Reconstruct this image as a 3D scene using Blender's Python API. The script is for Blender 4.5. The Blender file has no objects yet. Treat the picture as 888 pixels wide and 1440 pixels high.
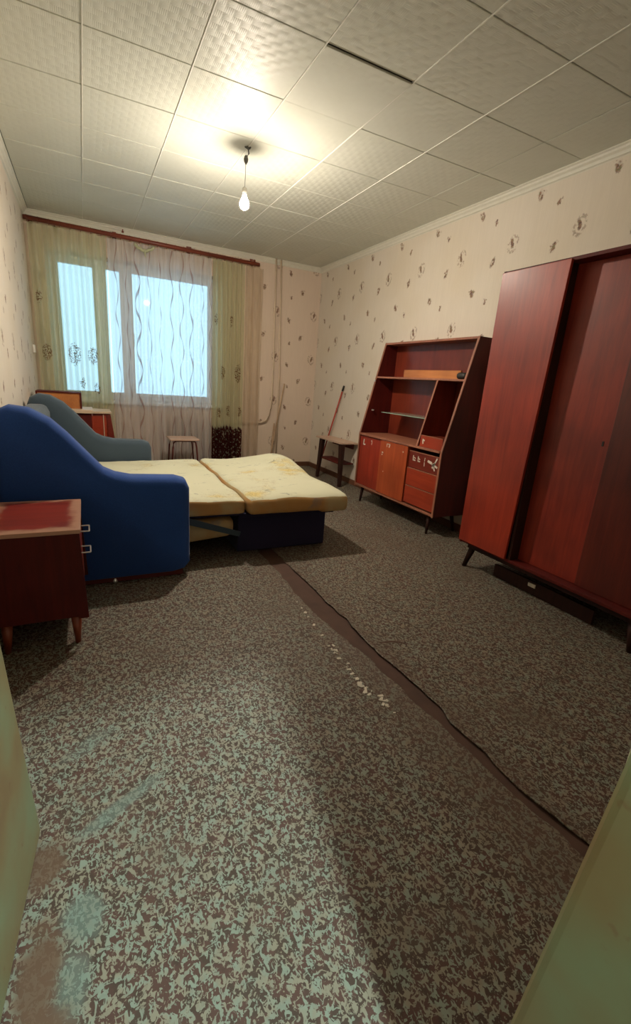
import bpy, bmesh, math, random
from math import sin, cos, pi, radians
from mathutils import Vector, Matrix, noise
random.seed(7)
S = bpy.context.scene
COL = S.collection

# ------------------------------------------------------------------ camera
cam_d = bpy.data.cameras.new('camera'); cam = bpy.data.objects.new('camera', cam_d); COL.objects.link(cam)
yaw, pitch, roll = .4795, -.2777, .0737
CZ = 1.153
f_ = Vector((sin(yaw)*cos(pitch), cos(yaw)*cos(pitch), sin(pitch)))
r_ = Vector((cos(yaw), -sin(yaw), 0)); u_ = r_.cross(f_)
r2 = cos(roll)*r_ + sin(roll)*u_; u2 = -sin(roll)*r_ + cos(roll)*u_
m = Matrix((r2, u2, -f_)).transposed().to_4x4(); m.translation = (0, 0, CZ)
cam.matrix_world = m
cam_d.sensor_fit = 'VERTICAL'; cam_d.sensor_height = 24; cam_d.lens = 631.7/1440*24
cam_d.clip_start = .02
S.camera = cam

# ------------------------------------------------------------------ world, exposure
S.view_settings.view_transform = 'Standard'; S.view_settings.look = 'None'
S.view_settings.gamma = 1; S.view_settings.exposure = 0.0
W = bpy.data.worlds.new('sky'); S.world = W; W.use_nodes = True
bg = W.node_tree.nodes['Background']
bg.inputs[0].default_value = (.48, .79, 1.0, 1); bg.inputs[1].default_value = 2.4
S.cycles.max_bounces = 8; S.cycles.transparent_max_bounces = 16
BULB = 2900.0          # ceiling bulb emission
HALL = 6500.0           # hall lamp emission

# ------------------------------------------------------------------ node helpers
class NT:
    def __init__(s, name):
        s.m = bpy.data.materials.new(name); s.m.use_nodes = True
        s.t = s.m.node_tree; s.n = s.t.nodes; s.l = s.t.links
        s.b = s.n['Principled BSDF']; s.out = s.n['Material Output']
        s.tc = s.n.new('ShaderNodeTexCoord')
    def put(s, sock, v):
        if isinstance(v, bpy.types.NodeSocket): s.l.new(v, sock)
        elif isinstance(v, (tuple, list)) and len(v) == 3 and sock.type == 'RGBA': sock.default_value = (*v, 1)
        else: sock.default_value = v
    def math(s, op, a, b=0.0, c=None, clamp=False):
        n = s.n.new('ShaderNodeMath'); n.operation = op; n.use_clamp = clamp
        s.put(n.inputs[0], a); s.put(n.inputs[1], b)
        if c is not None: s.put(n.inputs[2], c)
        return n.outputs[0]
    def noise(s, vec, scale, detail=3, rough=.5, dist=0, col=False):
        n = s.n.new('ShaderNodeTexNoise'); s.put(n.inputs['Vector'], vec)
        n.inputs['Scale'].default_value = scale; n.inputs['Detail'].default_value = detail
        n.inputs['Roughness'].default_value = rough; n.inputs['Distortion'].default_value = dist
        return n.outputs['Color' if col else 'Fac']
    def voro(s, vec, scale, rnd=1, out='Distance', feat='F1'):
        n = s.n.new('ShaderNodeTexVoronoi'); n.feature = feat; s.put(n.inputs['Vector'], vec)
        n.inputs['Scale'].default_value = scale; n.inputs['Randomness'].default_value = rnd
        return n.outputs[out]
    def mapping(s, vec, sc=(1, 1, 1), loc=(0, 0, 0), rot=(0, 0, 0)):
        n = s.n.new('ShaderNodeMapping'); s.put(n.inputs[0], vec)
        n.inputs['Scale'].default_value = sc; n.inputs['Location'].default_value = loc; n.inputs['Rotation'].default_value = rot
        return n.outputs[0]
    def ramp(s, fac, stops, interp='LINEAR'):
        n = s.n.new('ShaderNodeValToRGB'); s.put(n.inputs[0], fac); n.color_ramp.interpolation = interp
        e = n.color_ramp.elements
        while len(e) < len(stops): e.new(.5)
        for k, (p, c) in enumerate(stops):
            e[k].position = p; e[k].color = (*c, 1) if len(c) == 3 else c
        return n.outputs[0]
    def mask(s, fac, a, b):     # smooth 0..1 between a and b
        n = s.n.new('ShaderNodeMapRange'); n.interpolation_type = 'SMOOTHSTEP'
        s.put(n.inputs[0], fac); n.inputs[1].default_value = a; n.inputs[2].default_value = b
        return n.outputs[0]
    def mix(s, fac, a, b, mode='MIX'):
        n = s.n.new('ShaderNodeMix'); n.data_type = 'RGBA'; n.blend_type = mode
        s.put(n.inputs[0], fac); s.put(n.inputs[6], a); s.put(n.inputs[7], b)
        return n.outputs[2]
    def sep(s, vec):
        n = s.n.new('ShaderNodeSeparateXYZ'); s.put(n.inputs[0], vec); return n.outputs
    def comb(s, x, y, z):
        n = s.n.new('ShaderNodeCombineXYZ'); s.put(n.inputs[0], x); s.put(n.inputs[1], y); s.put(n.inputs[2], z); return n.outputs[0]
    def bump(s, h, strength=.3, dist=.01):
        n = s.n.new('ShaderNodeBump'); n.inputs['Strength'].default_value = strength
        n.inputs['Distance'].default_value = dist; s.put(n.inputs['Height'], h)
        s.l.new(n.outputs[0], s.b.inputs['Normal']); return n.outputs[0]
    def set(s, **k):
        for a, v in k.items(): s.put(s.b.inputs[a.replace('_', ' ')], v)
        return s.m

def plain(name, col, rough=.5, metal=0, var=.12, scale=30, bump=.1):
    t = NT(name); n = t.noise(t.tc.outputs['Object'], scale, 4)
    c = t.mix(n, tuple(x*(1-var) for x in col), tuple(min(1, x*(1+var)) for x in col))
    if bump: t.bump(n, bump, .004)
    return t.set(Base_Color=c, Roughness=rough, Metallic=metal)

def wood(name, c1, c2, axis='z', rough=.28, coat=.5, scale=1.0, blotch=.35, wear=None):
    t = NT(name); o = t.tc.outputs['Object']
    st = {'z': (14, 14, 1.0), 'y': (14, 1.0, 14), 'x': (1.0, 14, 14)}[axis]
    v = t.mapping(o, tuple(a*scale for a in st))
    g = t.noise(v, 2.2, 6, .6, .8)
    fine = t.noise(t.mapping(o, tuple(a*scale*5 for a in st)), 3, 3)
    big = t.noise(o, 2.3, 2)
    fac = t.math('ADD', t.math('MULTIPLY', g, .75), t.math('MULTIPLY', fine, .25))
    c = t.ramp(fac, [(.3, c1), (.7, c2)])
    c = t.mix(t.mask(big, .35, .7), c, t.mix(1.0, c, (1-blotch, 1-blotch*1.1, 1-blotch*1.1), 'MULTIPLY'))
    if wear: c = wear(t, o, c)
    t.bump(fine, .06, .002)
    r = t.math('ADD', t.math('MULTIPLY', fine, .12), rough)
    return t.set(Base_Color=c, Roughness=r, Coat_Weight=coat*.6, Coat_Roughness=.28, Specular_IOR_Level=.5 if coat > .1 else .25)

# ------------------------------------------------------------------ wallpaper
def wallpaper(name, axis, off=(0, 0), base=(.69, .63, .545)):
    t = NT(name); o = t.tc.outputs['Object']; x, y, z = t.sep(o)
    u = x if axis == 'x' else y
    warp = t.noise(o, 55, 3, .6, col=True); wx, wy, wz = t.sep(warp)
    u2_ = t.math('ADD', u, t.math('MULTIPLY', t.math('SUBTRACT', wx, .5), .030))
    z2_ = t.math('ADD', z, t.math('MULTIPLY', t.math('SUBTRACT', wy, .5), .035))
    PU, PZ = .52, .55
    n2 = t.noise(o, 45, 2)
    def local(cu, cz):
        a = t.math('SUBTRACT', t.math('PINGPONG', 0, 1), 0) if False else None
        du = t.math('MULTIPLY', t.math('SUBTRACT', t.math('FRACT', t.math('ADD', t.math('DIVIDE', t.math('SUBTRACT', u2_, cu + off[0]), PU), 100.5)), .5), PU)
        dz = t.math('MULTIPLY', t.math('SUBTRACT', t.math('FRACT', t.math('ADD', t.math('DIVIDE', t.math('SUBTRACT', z2_, cz + off[1]), PZ), 100.5)), .5), PZ)
        return du, dz
    def ell(du, dz, a, b, tilt=0.0):
        ca, sa = cos(tilt), sin(tilt)
        p = t.math('ADD', t.math('MULTIPLY', du, ca/a), t.math('MULTIPLY', dz, sa/a))
        q = t.math('ADD', t.math('MULTIPLY', du, -sa/b), t.math('MULTIPLY', dz, ca/b))
        return t.math('SQRT', t.math('ADD', t.math('MULTIPLY', p, p), t.math('MULTIPLY', q, q)))
    M_ = 0.0
    def acc(a, b): return t.math('MAXIMUM', a, b)
    # wreath
    du, dz = local(.35, .09)
    r = ell(du, dz, .044, .062, .3)
    ring = t.mask(t.math('ABSOLUTE', t.math('SUBTRACT', r, .85)), .26, .12)
    ring = t.math('MULTIPLY', ring, t.mask(n2, .42, .55))
    du2 = t.math('SUBTRACT', du, .008)
    blob = t.mask(ell(du2, t.math('SUBTRACT', dz, .008), .015, .038, -.25), 1.15, .7)
    m1 = acc(t.math('MULTIPLY', ring, .55), blob)
    # sprigs
    for cu, cz, a, b, tl in ((0, 0, .019, .038, .35), (.175, .35, .022, .034, -.3), (0.02, .27, .013, .022, .2)):
        du, dz = local(cu, cz)
        m1 = acc(m1, t.math('MULTIPLY', t.mask(ell(du, dz, a, b, tl), 1.2, .6), t.math('ADD', t.mask(n2, .35, .55), .25, clamp=True)))
        m1 = acc(m1, t.math('MULTIPLY', t.mask(ell(du, t.math('SUBTRACT', dz, .018), a*1.8, b*.5, -tl), 1.2, .5), t.mask(n2, .5, .6)))
    patt = t.ramp(t.noise(o, 60, 1), [(.4, (.10, .05, .035)), (.52, (.30, .13, .08)), (.62, (.16, .16, .07))])
    streak = t.noise(t.mapping(o, (60, 60, 3)), 2, 4)
    stain = t.noise(o, 1.3, 3)
    c = t.mix(streak, tuple(k*.93 for k in base), tuple(min(1, k*1.06) for k in base))
    c = t.mix(t.math('MULTIPLY', t.mask(stain, .4, .75), .35), c, (.60, .50, .34))
    c = t.mix(t.math('MULTIPLY', m1, .92), c, patt)
    t.bump(streak, .12, .004)
    return t.set(Base_Color=c, Roughness=.75)

M = {}
M['paper_r'] = wallpaper('wallpaper_right', 'y', (2.35-.52*4, -.06))
M['paper_b'] = wallpaper('wallpaper_back', 'x', (2.43-.52*4, 1.913-.55*3), (.70, .575, .475))
M['paper_l'] = wallpaper('wallpaper_left', 'y', (.1, .1))

# ------------------------------------------------------------------ linoleum
def linoleum():
    t = NT('speckled_linoleum'); o = t.tc.outputs['Object']
    o2 = t.mapping(o, (1, 1, 0))
    v = t.mapping(o2, (1.25, .8, 1), rot=(0, 0, .5))
    n1 = t.noise(v, 78, 2.5, .55, 1.0)
    n2 = t.noise(t.mapping(o2, (.8, 1.2, 1), (3, 7, 0), (0, 0, -.6)), 92, 2, .5, .8)
    chip = t.math('MAXIMUM', t.mask(n1, .515, .555), t.math('MULTIPLY', t.mask(n2, .56, .60), .9))
    hue = t.noise(o2, 28, 2, col=True)
    hr, hg, hb = t.sep(hue)
    light = t.mix(t.mask(hr, .4, .6), (.235, .205, .152), (.215, .24, .192))
    dark = t.mix(t.mask(hg, .42, .58), (.058, .034, .024), (.082, .038, .029))
    c = t.mix(chip, dark, light)
    # wear (traffic) - dulls the chips
    w = t.noise(o2, 1.6, 4, .6)
    worn = t.math('MULTIPLY', t.mask(w, .50, .72), .55)
    c = t.mix(worn, c, (.115, .082, .058))
    x, y, z = t.sep(o2)
    def blob(cx, cy, rx, ry, rot=0, k=1.0):
        ca, sa = cos(rot), sin(rot)
        dx = t.math('SUBTRACT', x, cx); dy = t.math('SUBTRACT', y, cy)
        p = t.math('ADD', t.math('MULTIPLY', dx, ca/rx), t.math('MULTIPLY', dy, sa/rx))
        q = t.math('ADD', t.math('MULTIPLY', dx, -sa/ry), t.math('MULTIPLY', dy, ca/ry))
        r = t.math('SQRT', t.math('ADD', t.math('MULTIPLY', p, p), t.math('MULTIPLY', q, q)))
        r = t.math('ADD', r, t.math('MULTIPLY', t.math('SUBTRACT', t.noise(o2, 14, 3), .5), 1.3))
        return t.math('MULTIPLY', t.mask(r, 1.35, .55), k)
    # worn-through grey streaks and bare brown patches near the doorway
    for b in ((-.075, .82, .040, .055, .2, .6), (-.095, .70, .035, .06, 0, .55), (.02, 1.07, .022, .12, -1.05, .5), (-.06, 1.33, .03, .08, -1.0, .3)):
        c = t.mix(blob(*b), c, (.15, .20, .17))
    for b in ((-.15, .97, .055, .06, .5, .85), (-.15, .73, .045, .11, 0, .9), (-.12, .55, .05, .12, 0, .85)):
        c = t.mix(blob(*b), c, (.12, .065, .04))
    # grime along the open seam
    dseam = t.math('ABSOLUTE', t.math('SUBTRACT', x, 1.05))
    gr = t.math('MULTIPLY', t.mask(t.math('ADD', dseam, t.math('MULTIPLY', w, .35)), .42, .16), .55)
    c = t.mix(gr, c, (.10, .062, .042))
    t.bump(t.math('ADD', t.math('MULTIPLY', chip, .4), t.noise(o2, 6, 2)), .18, .006)
    return t.set(Base_Color=c, Roughness=t.math('ADD', t.math('MULTIPLY', chip, -.10), .62), Specular_IOR_Level=.35)
M['lino'] = linoleum()
M['board'] = plain('bare_brown_underlay', (.075, .036, .024), .8, 0, .4, 12)
M['lino_back'] = plain('torn_white_backing', (.62, .57, .48), .9, 0, .2, 40)

# ------------------------------------------------------------------ ceiling tile foam
def tile_mat():
    t = NT('white_foam_ceiling_tile'); o = t.tc.outputs['Object']; x, y, z = t.sep(o)
    k = .478/12
    cx = t.math('DIVIDE', x, k); cy = t.math('DIVIDE', y, k)
    par = t.math('MODULO', t.math('ADD', t.math('FLOOR', t.math('ADD', cx, 100)), t.math('FLOOR', t.math('ADD', cy, 100))), 2)
    fx = t.math('SUBTRACT', t.math('FRACT', t.math('ADD', cx, 100)), .5); fy = t.math('SUBTRACT', t.math('FRACT', t.math('ADD', cy, 100)), .5)
    fx2 = t.math('MULTIPLY', fx, fx); fy2 = t.math('MULTIPLY', fy, fy)
    hA = t.math('SUBTRACT', 1, t.math('MULTIPLY', fx2, 3.6)); hB = t.math('SUBTRACT', 1, t.math('MULTIPLY', fy2, 3.6))
    sA = t.math('MULTIPLY', t.math('SINE', t.math('MULTIPLY', cy, 2*pi*5)), .13)
    sB = t.math('MULTIPLY', t.math('SINE', t.math('MULTIPLY', cx, 2*pi*5)), .13)
    h = t.math('ADD', t.math('MULTIPLY', par, t.math('ADD', hA, sA)), t.math('MULTIPLY', t.math('SUBTRACT', 1, par), t.math('ADD', hB, sB)))
    t.bump(h, .34, .003)
    n = t.noise(o, 5, 3)
    c = t.mix(n, (.60, .62, .54), (.67, .69, .62))
    return t.set(Base_Color=c, Roughness=.50, Specular_IOR_Level=.22)
M['tile'] = tile_mat()
M['tile_edge'] = plain('white_lit_tile_edge', (.80, .80, .74), .6)  # white paints the light caught by overlapping tile edges
M['cornice'] = plain('white_foam_cornice', (.70, .69, .60), .55, 0, .08, 20)
M['slab'] = plain('dark_ceiling_slab', (.10, .09, .07), .9)

M['paint_w'] = plain('white_window_paint', (.70, .72, .72), .4)
M['door_paint'] = None
def doorpaint():
    t = NT('yellowed_door_paint'); o = t.tc.outputs['Object']
    n = t.noise(o, 5, 3); n2 = t.noise(o, 30, 3)
    c = t.ramp(n, [(.35, (.28, .33, .19)), (.6, (.31, .23, .11)), (.75, (.27, .16, .08))])
    c = t.mix(t.math('MULTIPLY', t.mask(n2, .66, .75), .5), c, (.25, .12, .06))
    return t.set(Base_Color=c, Roughness=.42)
M['door_paint'] = doorpaint()
M['skirt'] = wood('brown_painted_skirting', (.11, .045, .025), (.20, .09, .05), 'y', .5, .1)

# wood variants
RED1, RED2 = (.30, .030, .008), (.46, .070, .018)
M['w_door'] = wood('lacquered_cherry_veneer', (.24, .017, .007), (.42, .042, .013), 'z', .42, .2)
M['w_door_dk'] = wood('lacquered_cherry_dark_door', (.07, .008, .005), (.14, .018, .009), 'z', .34, .3, 1, .4)  # darker than the other two wardrobe doors
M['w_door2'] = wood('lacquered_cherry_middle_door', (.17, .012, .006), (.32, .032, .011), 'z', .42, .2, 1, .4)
M['w_door_or'] = wood('lacquered_orange_cherry_door', (.34, .048, .012), (.52, .105, .030), 'z', .34, .35)
M['w_side'] = wood('dark_mahogany_side', (.070, .006, .005), (.125, .012, .007), 'z', .5, 0)
M['w_edge'] = wood('worn_pale_edge', (.30, .10, .055), (.46, .20, .12), 'z', .4, .2, 2)
M['w_in'] = wood('mahogany_interior', (.14, .018, .008), (.24, .036, .014), 'z', .36, .3)
M['w_draw'] = wood('cherry_drawer_veneer', (.30, .030, .012), (.44, .060, .022), 'y', .26, .5)
M['w_draw_dk'] = wood('dark_cherry_drawer_veneer', (.14, .016, .010), (.22, .030, .016), 'y', .26, .5)
M['w_orange'] = wood('bare_orange_veneer', (.50, .17, .045), (.64, .26, .075), 'y', .4, .15)
M['w_leg'] = wood('nearly_black_leg', (.022, .008, .006), (.045, .014, .009), 'z', .5, 0)
M['w_legred'] = wood('red_brown_leg', (.20, .035, .014), (.30, .06, .02), 'z', .35, .3)
M['w_table'] = wood('pale_rosy_tabletop', (.50, .33, .24), (.60, .42, .32), 'y', .4, .2, 1.5, .15)
M['w_pale'] = wood('pale_birch_top', (.60, .45, .30), (.70, .55, .40), 'x', .4, .2, 1, .1)
M['w_rod'] = wood('red_brown_rod', (.17, .030, .014), (.26, .055, .026), 'x', .4, .3)
M['w_lath'] = wood('pale_pine_lath', (.55, .38, .24), (.66, .48, .32), 'z', .6, 0)
M['broom_red'] = plain('red_painted_stick', (.42, .045, .022), .4)
def stand_top():
    def wear(t, o, c):
        x, y, z = t.sep(o)
        ex = t.math('SUBTRACT', .175, t.math('ABSOLUTE', x)); ey = t.math('SUBTRACT', .25, t.math('ABSOLUTE', t.math('SUBTRACT', y, .25)))
        e = t.math('MINIMUM', ex, ey)
        e = t.math('ADD', e, t.math('MULTIPLY', t.math('SUBTRACT', t.noise(o, 18, 4), .5), .07))
        return t.mix(t.mask(e, .060, .018), c, (.50, .27, .18))
    return wood('worn_varnished_top', (.20, .022, .012), (.33, .040, .020), 'x', .3, .4, 1, .4, wear)
M['stand_top'] = stand_top()

# fabrics
def fabric(name, col, var=.25, sheen=.4):
    t = NT(name); o = t.tc.outputs['Object']
    n = t.noise(o, 220, 2); b = t.noise(o, 3.5, 3)
    c = t.mix(n, tuple(k*(1-var) for k in col), tuple(min(1, k*(1+var)) for k in col))
    c = t.mix(t.math('MULTIPLY', t.mask(b, .5, .8), .25), c, tuple(k*1.6 for k in col))
    t.bump(n, .25, .003)
    return t.set(Base_Color=c, Roughness=.9, Sheen_Weight=sheen, Sheen_Roughness=.4)
M['blue'] = fabric('blue_plush', (.015, .070, .30), .25, .15)
M['blue_far'] = fabric('grey_blue_plush', (.045, .072, .100), .25, .3)  # greyer and duller than the near armrest
M['navy'] = fabric('navy_cloth_base', (.016, .014, .050), .3, .1)
M['piping'] = plain('dark_red_piping', (.12, .015, .012), .7)
def mattress():
    t = NT('yellow_floral_mattress_cover'); o = t.tc.outputs['Object']
    d = t.noise(o, 4, 3, col=True)
    base = t.mix(t.noise(o, 2.2, 2), (.56, .56, .40), (.62, .61, .45))
    y = t.noise(t.mapping(o, (1, 1, 1), (4, 2, 1)), 2.6, 3, .6)
    c = t.mix(t.math('MULTIPLY', t.mask(y, .56, .70), .75), base, (.62, .47, .12))
    fl = t.voro(t.mapping(o, (1, 1.6, 1)), 5.5, 1)
    leaf = t.noise(t.mapping(o, (1, 1.8, 1), (9, 1, 3)), 9, 4, .7, 1.5)
    c = t.mix(t.math('MULTIPLY', t.math('MULTIPLY', t.mask(leaf, .56, .64), t.mask(fl, .5, .2)), .85), c, (.25, .27, .23))
    ln = t.noise(t.mapping(o, (1, 1.8, 1), (2, 5, 3)), 10, 4, .7, 2)
    edge = t.mask(t.math('ABSOLUTE', t.math('SUBTRACT', ln, .5)), .018, .004)
    c = t.mix(t.math('MULTIPLY', t.math('MULTIPLY', edge, t.mask(y, .50, .60)), .8), c, (.22, .14, .05))
    t.bump(t.noise(o, 9, 3), .35, .012)
    return t.set(Base_Color=c, Roughness=.85)
M['mattress'] = mattress()
def mattress_side():
    t = NT('stained_mattress_side'); o = t.tc.outputs['Object']
    c = t.mix(t.mask(t.noise(o, 3.2, 3), .42, .62), (.50, .27, .09), (.48, .38, .20))
    c = t.mix(t.math('MULTIPLY', t.mask(t.noise(o, 7, 3), .55, .68), .6), c, (.20, .19, .19))
    t.bump(t.noise(o, 9, 3), .3, .01)
    return t.set(Base_Color=c, Roughness=.85)
M['mattress_side'] = mattress_side()

M['steel'] = plain('pale_metal_handle', (.75, .76, .74), .3, .6)
M['tube'] = plain('dark_red_painted_tube', (.12, .02, .016), .35)
M['white_pl'] = plain('white_plastic', (.80, .78, .72), .4)
M['dark_pl'] = plain('black_plastic', (.015, .012, .012), .5)
M['pipe'] = plain('cream_painted_pipe', (.62, .50, .38), .5)
M['radiator'] = plain('cream_painted_iron', (.45, .36, .28), .5)
M['scrap'] = plain('torn_white_paper', (.68, .60, .50), .9, 0, .25, 60)
M['hall_wall'] = plain('dark_unseen_hall', (.16, .11, .075), .6)  # unseen hall walls, made dark to cut their bounced light
M['wire'] = plain('grey_wire', (.12, .12, .11), .6)
t = NT('clear_window_glass'); M['glass'] = t.m
tr = t.n.new('ShaderNodeBsdfTransparent'); gl = t.n.new('ShaderNodeBsdfGlossy'); gl.inputs['Roughness'].default_value = .03
fr = t.n.new('ShaderNodeFresnel'); mx = t.n.new('ShaderNodeMixShader')
tr.inputs[0].default_value = (.93, .97, .97, 1)
t.l.new(fr.outputs[0], mx.inputs[0]); t.l.new(tr.outputs[0], mx.inputs[1]); t.l.new(gl.outputs[0], mx.inputs[2]); t.l.new(mx.outputs[0], t.out.inputs[0])
M['shelf_glass'] = plain('greenish_glass_shelf', (.30, .42, .34), .1, 0, .05)
def emit(name, col, s):
    t = NT(name); e = t.n.new('ShaderNodeEmission'); e.inputs[0].default_value = (*col, 1); e.inputs[1].default_value = s
    t.l.new(e.outputs[0], t.out.inputs[0]); return t.m
M['bulb'] = emit('lit_bulb', (1.0, .86, .70), BULB)
M['shading_collar'] = emit('added_collar_glow', (1.0, .86, .70), BULB*.015)  # faint glow for the added collar
M['hall'] = emit('lit_hall_globe', (.76, 1.0, .95), HALL)

def curtain_mat(name, col, transp, stripes=None, motifs=None, dark_below=None):
    t = NT(name); uv = t.tc.outputs['UV']; x, y, _ = t.sep(uv)     # uv in metres: u along cloth, v = height
    o = t.tc.outputs['Object']
    weave = t.noise(t.mapping(uv, (160, 6, 1)), 1, 3)
    c = t.mix(weave, tuple(k*.85 for k in col), tuple(min(1, k*1.1) for k in col))
    dens = t.math('ADD', t.math('MULTIPLY', weave, .16), .92 - transp)
    if stripes:
        per, amp, wl, w, sc = stripes
        x0_ = x; x = t.math('ADD', x, t.math('MULTIPLY', t.math('SUBTRACT', t.noise(t.mapping(uv, (5, .0, 1)), 1, 1), .5), .16))
        cell = t.math('DIVIDE', x, per)
        idn = t.math('FLOOR', cell)
        ph = t.math('MULTIPLY', idn, 2.3)
        off = t.math('MULTIPLY', t.math('SINE', t.math('ADD', t.math('MULTIPLY', y, 2*pi/wl), ph)), amp/per)
        d = t.math('MULTIPLY', t.math('ABSOLUTE', t.math('SUBTRACT', t.math('FRACT', cell), t.math('ADD', off, .5))), per)
        wv = t.math('MULTIPLY', t.math('ADD', t.math('MULTIPLY', t.math('SINE', t.math('ADD', t.math('MULTIPLY', y, 4*pi/wl), ph)), .35), .65), w)
        mk = t.mask(t.math('DIVIDE', d, wv), 1.1, .8)
        c = t.mix(mk, c, sc); dens = t.math('MAXIMUM', dens, t.math('MULTIPLY', mk, .80))
    if motifs:
        wp = t.noise(uv, 40, 3, col=True); wx, wy, _ = t.sep(wp)
        for (cu, cv, r) in motifs:
            dx = t.math('ADD', t.math('SUBTRACT', x, cu), t.math('MULTIPLY', t.math('SUBTRACT', wx, .5), .05))
            dy = t.math('ADD', t.math('SUBTRACT', y, cv), t.math('MULTIPLY', t.math('SUBTRACT', wy, .5), .05))
            rr = t.math('SQRT', t.math('ADD', t.math('MULTIPLY', dx, dx), t.math('MULTIPLY', t.math('MULTIPLY', dy, dy), .6)))
            mk = t.math('MULTIPLY', t.mask(rr, r, r*.8), t.mask(t.noise(uv, 55, 3), .44, .56))
            c = t.mix(mk, c, (.20, .12, .06)); dens = t.math('MAXIMUM', dens, t.math('MULTIPLY', mk, .85))
    if dark_below:
        e = t.math('ADD', y, t.math('MULTIPLY', t.math('SUBTRACT', t.noise(t.mapping(uv, (22, 8, 1)), 1, 3), .5), .22))
        mk = t.math('MULTIPLY', t.mask(e, dark_below, dark_below-.04), t.math('ADD', t.mask(t.noise(uv, 30, 3), .36, .46), .25, clamp=True))
        c = t.mix(mk, c, (.085, .022, .020)); dens = t.math('MAXIMUM', dens, t.math('MULTIPLY', mk, .93))
    band = t.noise(t.mapping(uv, (26, .5, 1)), 1, 2)
    c = t.mix(t.mask(band, .40, .62), t.mix(1.0, c, (.86, .84, .80), 'MULTIPLY'), c)
    lw = t.n.new('ShaderNodeLayerWeight'); lw.inputs[0].default_value = .35
    dens = t.math('ADD', dens, t.math('MULTIPLY', lw.outputs['Facing'], .38), clamp=True)
    tr = t.n.new('ShaderNodeBsdfTransparent')
    tl = t.n.new('ShaderNodeBsdfTranslucent'); df = t.n.new('ShaderNodeBsdfDiffuse')
    t.put(tl.inputs[0], c); t.put(df.inputs[0], c)
    m1 = t.n.new('ShaderNodeMixShader'); m1.inputs[0].default_value = .62
    t.l.new(df.outputs[0], m1.inputs[1]); t.l.new(tl.outputs[0], m1.inputs[2])
    m2 = t.n.new('ShaderNodeMixShader'); t.put(m2.inputs[0], dens)
    t.l.new(tr.outputs[0], m2.inputs[1]); t.l.new(m1.outputs[0], m2.inputs[2])
    t.l.new(m2.outputs[0], t.out.inputs[0]); return t.m

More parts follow.
